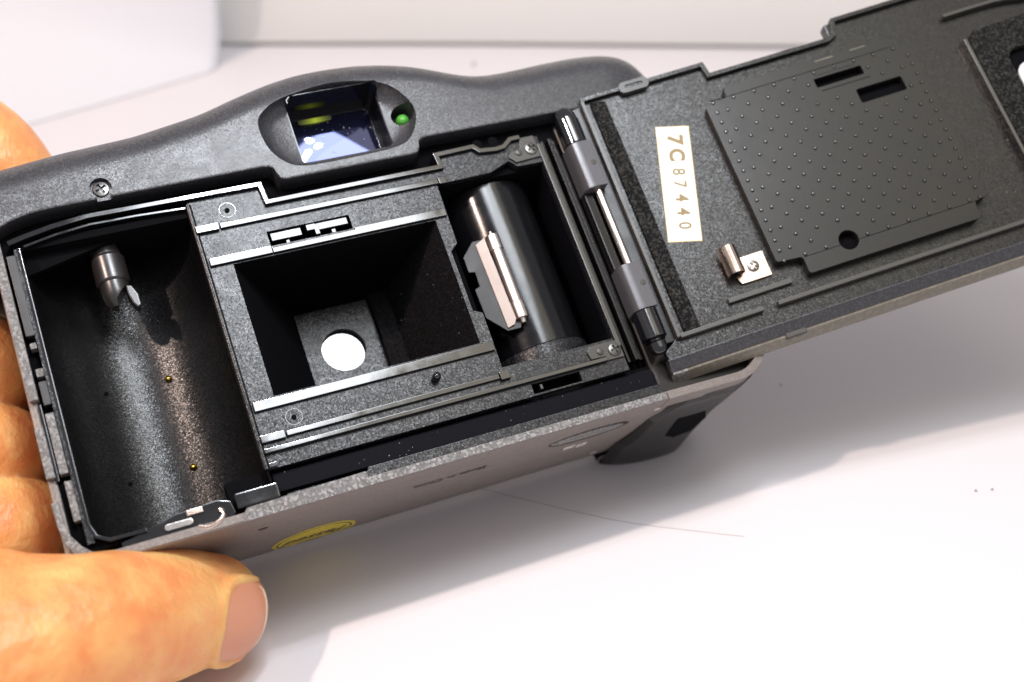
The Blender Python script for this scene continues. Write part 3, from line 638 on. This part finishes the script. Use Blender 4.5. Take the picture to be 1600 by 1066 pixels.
# pressure plate
PP = [(22.9, 19.3), (27.4, 19.9), (27.7, 22.2), (62.1, 22.1), (62.4, 19.9), (65.5, 19.3), (65.7, -14.0), (62.8, -14.4), (62.5, -17.7), (28.1, -17.6), (28.1, -14.2), (23.2, -13.7)]
def rounded(poly, r=0.6, n=4):
    o = []; k = len(poly)
    for i in range(k):
        p, a, b = Vector(poly[i]), Vector(poly[i - 1]), Vector(poly[(i + 1) % k])
        da, db = (a - p).normalized(), (b - p).normalized()
        for t in range(n + 1):
            t /= n; q0 = p + da * r * (1 - t); q1 = p + db * r * t
            o.append(tuple(q0 * (1 - t) + q1 * t))
    return o
plate_holes = [rrect(44.6, 54.5, 16.3, 18.2, 0.3), rrect(51.4, 60.9, 10.7, 13.7, 0.4), circ(37.4, -13.9, 1.9, 32)]
part('pressure_plate', prism_bm(rounded(PP), 0.02, 2.0, plate_holes, 0.2), 'plate')
bm = box_bm(24.0, 61.5, 19.93, 20.05, 1.95, 2.012, 0); box_bm(28.3, 63.6, -14.42, -14.3, 1.95, 2.012, 0, bm); box_bm(45.2, 55.2, 15.35, 15.5, 1.95, 2.012, 0, bm); box_bm(45.0, 53.5, 18.75, 18.83, 1.95, 2.012, 0, bm)
part('score_line', bm, 'black')
for q in (rect(44.4, 54.7, 16.1, 18.4), rect(51.2, 61.1, 10.5, 13.9), circ(37.4, -13.9, 2.1, 24)): part('recess_shade_pad', prism_bm(q, 0.0, 0.35), 'black')  # black pads put in as the deep shade inside the plate holes
bm = box_bm(46.4, 50.2, 21.55, 21.72, 1.9, 2.012, 0); box_bm(53.8, 57.0, 21.7, 21.86, 1.9, 2.012, 0, bm); part('rub_mark', bm, 'sideband')
bm = bmesh.new()
for k in range(17):
    v = 19.5 - k * 2.0875
    ss = [24.55 + 4.15 * i for i in range(10)] if k % 2 == 0 else [24.55] + [26.62 + 4.15 * i for i in range(9)] + [64.1]
    if k % 2 == 0: ss.append(64.1) if k > 0 else None
    for s_ in ss:
        if any(a - .6 < s_ < b + .6 and c - .6 < v < d + .6 for a, b, c, d in ((44.6, 54.5, 15.4, 18.8), (51.4, 60.9, 10.7, 13.7), (35.4, 39.4, -15.8, -12.0))): continue
        lathe_bm([(0.38, 1.95), (0.36, 2.12), (0.24, 2.26), (0, 2.3)], 12, bm, along_w(s_, v))
tag(part('raised_dots', bm, 'gloss', 40), None, None, kind='stuff')
# label with the serial number
la, lb = Vector((12.95, 18.2)), Vector((9.65, -4.0)); cen = (Vector((13, 19)) + Vector((19, 17.5)) + Vector((12.7, -4.8)) + Vector((6.7, -3.2))) / 4
ux = (Vector((9.7, -4.0)) - Vector((16.0, 18.25))).normalized(); uy = Vector((-ux.y, ux.x))
def lab(a, b): return tuple(cen + ux * a + uy * b)
part('label_border', prism_bm([lab(-11.65, -3.15), lab(11.65, -3.15), lab(11.65, 3.15), lab(-11.65, 3.15)], -0.1, 0.05), 'label_edge')
part('serial_label', prism_bm([lab(-11.5, -3.0), lab(11.5, -3.0), lab(11.5, 3.0), lab(-11.5, 3.0)], 0.0, 0.075), 'label')
for ch, fr, hgt, sx, bold in (('7', .115, 2.7, 1.05, .045), ('C', .25, 2.7, .95, .045), ('8', .40, 2.3, .9, .015), ('7', .51, 2.3, .9, .015), ('4', .63, 2.3, .9, .03), ('4', .75, 2.3, .9, .03), ('0', .87, 2.3, .9, .015)):
    c0 = cen + ux * (-11.5 + 23 * fr) + uy * 0.2
    text_obj('serial_character', ch, hgt, (c0.x, c0.y, 0.075), (ux.x, ux.y, 0), (uy.x, uy.y, 0), M['gold_ink'], door, sx, bold, 0.01, 0.008)
# cartridge spring
bm = box_bm(16.9, 22.1, -15.2, -10.3, 0.1, 0.55, 0.12); part('cartridge_spring', bm, 'copper')
bm = bmesh.new(); rr = []
for a in range(-40, 215, 15):
    rr.append([(15.55 + q * math.cos(R_(a)), 1.75 + 1.15 * q * math.sin(R_(a))) for q in (1.65, 1.4)])
path = [p[0] for p in rr] + [p[1] for p in rr][::-1]
part('spring_curl', prism_bm(path, -13.5, -8.2, (), 0, None, lambda x, y, z: (x, z, y)), 'copper', 50)
part('spring_foot', prism_bm([(15.6, -13.5), (17.2, -13.4), (17.4, -11.0), (17.6, -15.1), (16.2, -15.1)], 0.3, 0.62, (), 0), 'copper')
put_screw(19.4, -12.6, 0.5, 0.82, 40, door)
# right-hand foam with the film window
part('foam_pad', prism_bm([(76.9, 16.0), (78.6, 18.2), (106, 19.2), (106, -21), (76.9, -21)], -0.2, 1.9, [rrect(82.6, 104, -8.0, 12.4, 2.4)], 0), 'foam')
part('film_window', prism_bm(rrect(82.2, 104.4, -8.4, 12.8, 2.4), 0.0, 0.5, (), 0.1), 'black')
bm = prism_bm(rrect(83.6, 103, -7.0, 9.4, 2.6), 0.3, 1.0, (), 0.35); part('window_pane', bm, 'clear')
part('door_rim', box_bm(76.0, 76.75, -20.2, 17.2, -0.3, 1.9, 0.15), 'gloss')
part('guide_lug', prism_bm(ribbon([(74.8, 23.3), (82, 23.35), (86, 23.3), (89, 23.0), (93, 22.2)], 0.7), -0.3, 1.5, (), 0.2), 'rim')

# ------------------------------------------------------------------ the hand
def limb(bm, path, rad, n=24, flat=None, cap=5):
    """tapered limb with rounded ends along a smoothed path; rad = radius per path point"""
    P4 = catmull([(*p, r) for p, r in zip(path, rad)], 8, False)
    P4 = [Vector(p) for p in P4]
    P = [Vector(p[:3]) for p in P4]; Rr = [p[3] for p in P4]
    t0 = (P[0] - P[1]).normalized(); t1 = (P[-1] - P[-2]).normalized()
    stations = [(P[0] + t0 * Rr[0] * math.sin(R_(a)), Rr[0] * math.cos(R_(a)), -t0) for a in range(84, 0, -14)]
    for i, p in enumerate(P):
        t = (P[min(i + 1, len(P) - 1)] - P[max(i - 1, 0)]).normalized(); stations.append((p, Rr[i], t))
    stations += [(P[-1] + t1 * Rr[-1] * math.sin(R_(a)), Rr[-1] * math.cos(R_(a)), t1) for a in range(14, 89, 14)]
    rings = []
    ref = Vector((0, 1, 0))
    for p, r, t in stations:
        a = (ref - t * ref.dot(t)).normalized(); b = t.cross(a)
        rings.append([bm.verts.new(p + r * (a * math.cos(2 * math.pi * k / n) * (flat or 1.0) + b * math.sin(2 * math.pi * k / n))) for k in range(n)])
    for a, b in zip(rings, rings[1:]):
        for k in range(n): bm.faces.new((a[k], a[(k + 1) % n], b[(k + 1) % n], b[k]))
    bm.faces.new(rings[0]); bm.faces.new(rings[-1]); return bm
bm = bmesh.new()
# thumb: along the bottom edge, pad pressed to the bottom cover
THUMB = [(-112, -58, -20), (-90, -50, -10), (-72, -43, 2), (-57, -40.4, 1), (-48, -39.2, -4.5), (-41.7, -38.7, -11.0), (-35.8, -39.0, -16.0)]
TR = [22, 19.5, 16.0, 12.4, 10.9, 10.4, 9.0]
limb(bm, THUMB, TR)
limb(bm, [(-90, -38, -8), (-72, -34, -2), (-60, -36.2, 0), (-49, -38.0, -1)], [18, 13.0, 10.0, 8.6])      # thenar
limb(bm, [(-116, -42, -34), (-114, 0, -46), (-108, 36, -48)], [22, 24, 20])                                # palm
# four fingers wrapped round the left end and the front of the body
limb(bm, [(-110, 40, -46), (-89, 64, -39), (-67, 70, -35), (-54, 62.5, -34), (-48, 51, -38), (-43, 42, -47)], [13, 11.6, 11.0, 10.4, 9.8, 8.2])
for v0, r0_, dv in ((12.2, 9.6, 4), (-3.2, 8.2, 1), (-17.0, 9.0, -2)):
    limb(bm, [(-110, v0 + dv * 2, -44), (-86, v0 + dv, -27), (-70, v0 + 0.4 * dv, -19), (-60.8, v0, -21), (-57.5, v0 - 0.5, -36), (-49, v0 - 1, -48)], [13, 11, r0_ + .8, r0_, r0_ - 1, r0_ - 1.8])
TA, TB = Vector((-41.2, -38.7, -11.4)), Vector((-34.0, -39.15, -17.5)); TD = (TB - TA).normalized()
TY = (Vector((0, 1, 0)) - TD * TD.y).normalized(); TZ = TD.cross(TY); TZ = TZ if TZ.z > 0 else -TZ
def nail_pt(a, t, dr=0.0):
    ang = R_(a); ax = 0.2 + 13.6 * t
    r = dr + (9.95 - 1.0 * t if t < 0.45 else 9.5 * math.sqrt(max(0.02, 1 - ((t - 0.42) / 0.86) ** 2)))
    return TA + TD * ax + TY * (math.cos(ang) * r) + TZ * (math.sin(ang) * r)
def nail_t0(e): return 0.10 + 0.42 * (1 - math.sqrt(max(0, 1 - e ** 2.6)))
NA0, NA1 = 82, 168
rim = [nail_pt(NA0 - 2 + (NA1 - NA0 + 4) * i / 24, max(0.05, nail_t0(min(1, abs(i / 24 - 0.5) * 2)) - 0.05), 0.1) for i in range(25)]
rim = [nail_pt(NA0 - 3, t, 0.05) for t in (0.84, 0.70)] + rim + [nail_pt(NA1 + 3, t, 0.05) for t in (0.70, 0.84)]
tube_bm(rim, [0.5, 0.8] + [0.95] * (len(rim) - 4) + [0.8, 0.5], 10, bm)                       # skin fold round the nail
bmesh.ops.recalc_face_normals(bm, faces=bm.faces)
sk = mat('skin', (0.84, 0.42, 0.18), 0.42)
p = sk.node_tree.nodes['Principled BSDF']
p.inputs['Subsurface Weight'].default_value = 0.6; p.inputs['Subsurface Radius'].default_value = (1.0, 0.35, 0.15); p.inputs['Subsurface Scale'].default_value = 0.007
p.inputs['Specular IOR Level'].default_value = 0.5
tc = N(sk, 'ShaderNodeTexCoord')
n1 = N(sk, 'ShaderNodeTexNoise', Scale=0.16, Detail=5.0); L(sk, tc.outputs['Object'], n1.inputs['Vector'])
cr = N(sk, 'ShaderNodeValToRGB'); cr.color_ramp.elements[0].position = 0.34; cr.color_ramp.elements[0].color = (0.84, 0.32, 0.11, 1)
cr.color_ramp.elements[1].position = 0.66; cr.color_ramp.elements[1].color = (0.92, 0.50, 0.18, 1)
L(sk, n1.outputs['Fac'], cr.inputs[0]); L(sk, cr.outputs[0], p.inputs['Base Color'])
vo = N(sk, 'ShaderNodeTexVoronoi', Scale=1.3, feature='DISTANCE_TO_EDGE'); n2 = N(sk, 'ShaderNodeTexNoise', Scale=0.45, Detail=4.0)
mp = N(sk, 'ShaderNodeMapping'); mp.inputs['Scale'].default_value = (1.0, 0.3, 0.3)
L(sk, tc.outputs['Object'], mp.inputs[0]); L(sk, mp.outputs[0], vo.inputs['Vector']); L(sk, tc.outputs['Object'], n2.inputs['Vector'])
b1 = N(sk, 'ShaderNodeBump', Strength=0.4, Distance=0.0002); b2 = N(sk, 'ShaderNodeBump', Strength=0.6, Distance=0.0008)
L(sk, vo.outputs['Distance'], b1.inputs['Height']); L(sk, n2.outputs['Fac'], b2.inputs['Height']); L(sk, b2.outputs['Normal'], b1.inputs['Normal']); L(sk, b1.outputs['Normal'], p.inputs['Normal'])
hand = finish('hand', bm, sk, None, 180, False)
md = hand.modifiers.new('r', 'REMESH'); md.mode = 'VOXEL'; md.voxel_size = 0.6; md.use_smooth_shade = True
md = hand.modifiers.new('s', 'SMOOTH'); md.factor = 0.5; md.iterations = 6
dg = bpy.context.evaluated_depsgraph_get()
me = bpy.data.meshes.new_from_object(hand.evaluated_get(dg)); hand.modifiers.clear(); old = hand.data; hand.data = me; bpy.data.meshes.remove(old); me.name = 'hand'
for q in me.polygons: q.use_smooth = True
HM = (B2W * MM).to_4x4() @ Matrix.Translation(-CONTACT)
hand.matrix_world = HM
tag(hand, 'hand gripping the left end of the film camera, thumb along its bottom edge', 'hand')
# thumb nail: a patch of the thumb tip, slightly lifted, facing the table
bm = bmesh.new(); gv = []
for i in range(21):
    row = []
    for j in range(15):
        a = NA0 + (NA1 - NA0) * i / 20; e = abs(i / 20 - 0.5) * 2
        t0 = nail_t0(e); t1 = 0.90 - 0.10 * (1 - math.sqrt(max(0, 1 - e ** 2.4)))
        row.append(bm.verts.new(nail_pt(a, t0 + (t1 - t0) * j / 14)))
    gv.append(row)
for a, b in zip(gv, gv[1:]):
    for j in range(14): bm.faces.new((a[j], a[j + 1], b[j + 1], b[j]))
nm = mat('nail', (0.70, 0.30, 0.17), 0.32)
p = nm.node_tree.nodes['Principled BSDF']; p.inputs['Subsurface Weight'].default_value = 0.2; p.inputs['Subsurface Radius'].default_value = (1.0, 0.4, 0.25); p.inputs['Subsurface Scale'].default_value = 0.001
nail = finish('thumb_nail', bm, nm, None, 60, False); nail.parent = hand
md = nail.modifiers.new('s', 'SOLIDIFY'); md.thickness = 0.5; md.offset = 0
p.inputs['Coat Weight'].default_value = 0.08; p.inputs['Coat Roughness'].default_value = 0.25

# ------------------------------------------------------------------ small things
gm = mat('finder_glow', (0.45, 0.50, 0.03), 0.4); q = gm.node_tree.nodes['Principled BSDF']  # emissive strip stands in for a yellow-green reflection in the eyepiece
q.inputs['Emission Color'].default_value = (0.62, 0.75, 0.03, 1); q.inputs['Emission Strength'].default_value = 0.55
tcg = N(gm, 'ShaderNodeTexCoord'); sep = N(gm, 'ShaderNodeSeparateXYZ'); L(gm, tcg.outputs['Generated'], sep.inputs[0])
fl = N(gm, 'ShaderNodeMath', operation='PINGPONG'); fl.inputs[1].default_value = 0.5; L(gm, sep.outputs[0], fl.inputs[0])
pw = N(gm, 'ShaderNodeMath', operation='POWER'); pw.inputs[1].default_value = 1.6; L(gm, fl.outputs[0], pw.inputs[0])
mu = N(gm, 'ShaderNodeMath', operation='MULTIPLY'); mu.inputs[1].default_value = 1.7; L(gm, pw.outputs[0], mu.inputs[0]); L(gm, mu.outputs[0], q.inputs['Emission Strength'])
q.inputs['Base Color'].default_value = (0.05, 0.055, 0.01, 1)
finish('finder_glow_strip', prism_bm(rrect(1.6, 8.0, 38.9, 39.75, 0.4), -7.0, -6.5, (), 0.12), gm, root)
dust = mat('dust', (0.55, 0.55, 0.55), 0.9)
def specks(name, n, fn, size, parent, seed):
    rnd = random.Random(seed); bm = bmesh.new()
    for _ in range(n):
        c = Vector(fn(rnd)); r = size * (0.4 + rnd.random() ** 2)
        a = rnd.random() * 6.28
        vs = [bm.verts.new(c + Vector((r * math.cos(a + k * 1.57) * (1 + rnd.random()), r * math.sin(a + k * 1.57), 0))) for k in range(4)] 
        t = bm.verts.new(c + Vector((0, 0, r * 0.8)))
        for k in range(4): bm.faces.new((vs[k], vs[(k + 1) % 4], t))
    o = finish(name, bm, dust, parent, 180, False); o['kind'] = 'stuff'; return o
specks('dust', 26, lambda r: (-20 + 66 * r.random(), -27 + 2.9 * r.random(), -1.5), 0.05, root, 3)
specks('dust', 45, lambda r: (lambda t, v: (18 - 7.4 * t, v, -0.4 - 18.9 * t + 0.05))(r.random(), -8 + 17 * r.random()), 0.035, root, 4)
specks('dust', 46, lambda r: (15.2 * r.random(), 29.5 + 9.5 * r.random(), -6.35), 0.07, root, 5)
specks('dust', 60, lambda r: (-21 + 40 * r.random(), -20 + 44 * r.random() if r.random() < .0 else (13 + 8 * r.random() if r.random() < .5 else -20 + 7 * r.random()), -0.28), 0.035, root, 6)
d2 = specks('dust', 120, lambda r: (3 + 70 * r.random(), -19 + 46 * r.random(), 0.02), 0.035, door, 8)
def on_table(name, pts, rad, material, label, cat, group=None):
    bm = tube_bm([Vector((x, y, z)) for x, y, z in pts], rad, 6)
    o = finish(name, bm, material, None, 180, False); o.scale = (MM,) * 3; return tag(o, label, cat, group)
hair = mat('dark_hair', (0.22, 0.16, 0.14), 0.5)
on_table('hair', catmull([(-30.0, -6.6, 0.05), (-19.4, -10.5, 0.05), (-2.6, -16.1, 0.05), (12.7, -19.0, 0.05), (20.0, -20.2, 0.05)], 6, False), 0.03, hair, 'thin dark hair lying on the white table below the camera', 'hair')
crumb = mat('brown_crumb', (0.20, 0.14, 0.08), 0.8)
def crumb_at(x, y, r, label, m=crumb):
    bm = bmesh.new(); bmesh.ops.create_icosphere(bm, subdivisions=2, radius=r)
    for v in bm.verts: v.co *= 0.8 + 0.4 * noise.noise(v.co * 3 / r + Vector((x, y, 0)))
    o = finish('crumb', bm, m, None, 180, False); o.scale = (MM,) * 3; o.location = (x * MM, y * MM, r * 0.5 * MM); tag(o, label, 'crumb')
crumb_at(35.1, 26.4, 0.22, 'tiny dark crumb on the table under the open door')
crumb_at(66.8, -7.7, 0.28, 'small brown crumb at the far right of the table, left one of a close pair')
crumb_at(70.1, -7.3, 0.26, 'small brown crumb at the far right of the table, right one of a close pair')
crumb_at(-36.0, 204.7, 0.9, 'grey crumb on the table behind the film camera', mat('grey_crumb', (0.45, 0.43, 0.45), 0.8))
bm = bmesh.new(); gv = []
for i in range(21):
    a = NA0 + 5 + (NA1 - NA0 - 10) * i / 20; e = abs(i / 20 - 0.5) * 2
    gv.append([bm.verts.new(nail_pt(a, t - 0.10 * (1 - math.sqrt(max(0, 1 - e ** 2.4))), 0.14)) for t in (0.85, 0.87, 0.89, 0.91)])
for a, b in zip(gv, gv[1:]):
    for j in range(3): bm.faces.new((a[j], a[j + 1], b[j + 1], b[j]))
ne = finish('nail_free_edge', bm, mat('nail_edge', (0.80, 0.58, 0.42), 0.35), None, 60, False); ne.parent = hand
md = ne.modifiers.new('s', 'SOLIDIFY'); md.thickness = 0.4; md.offset = 0
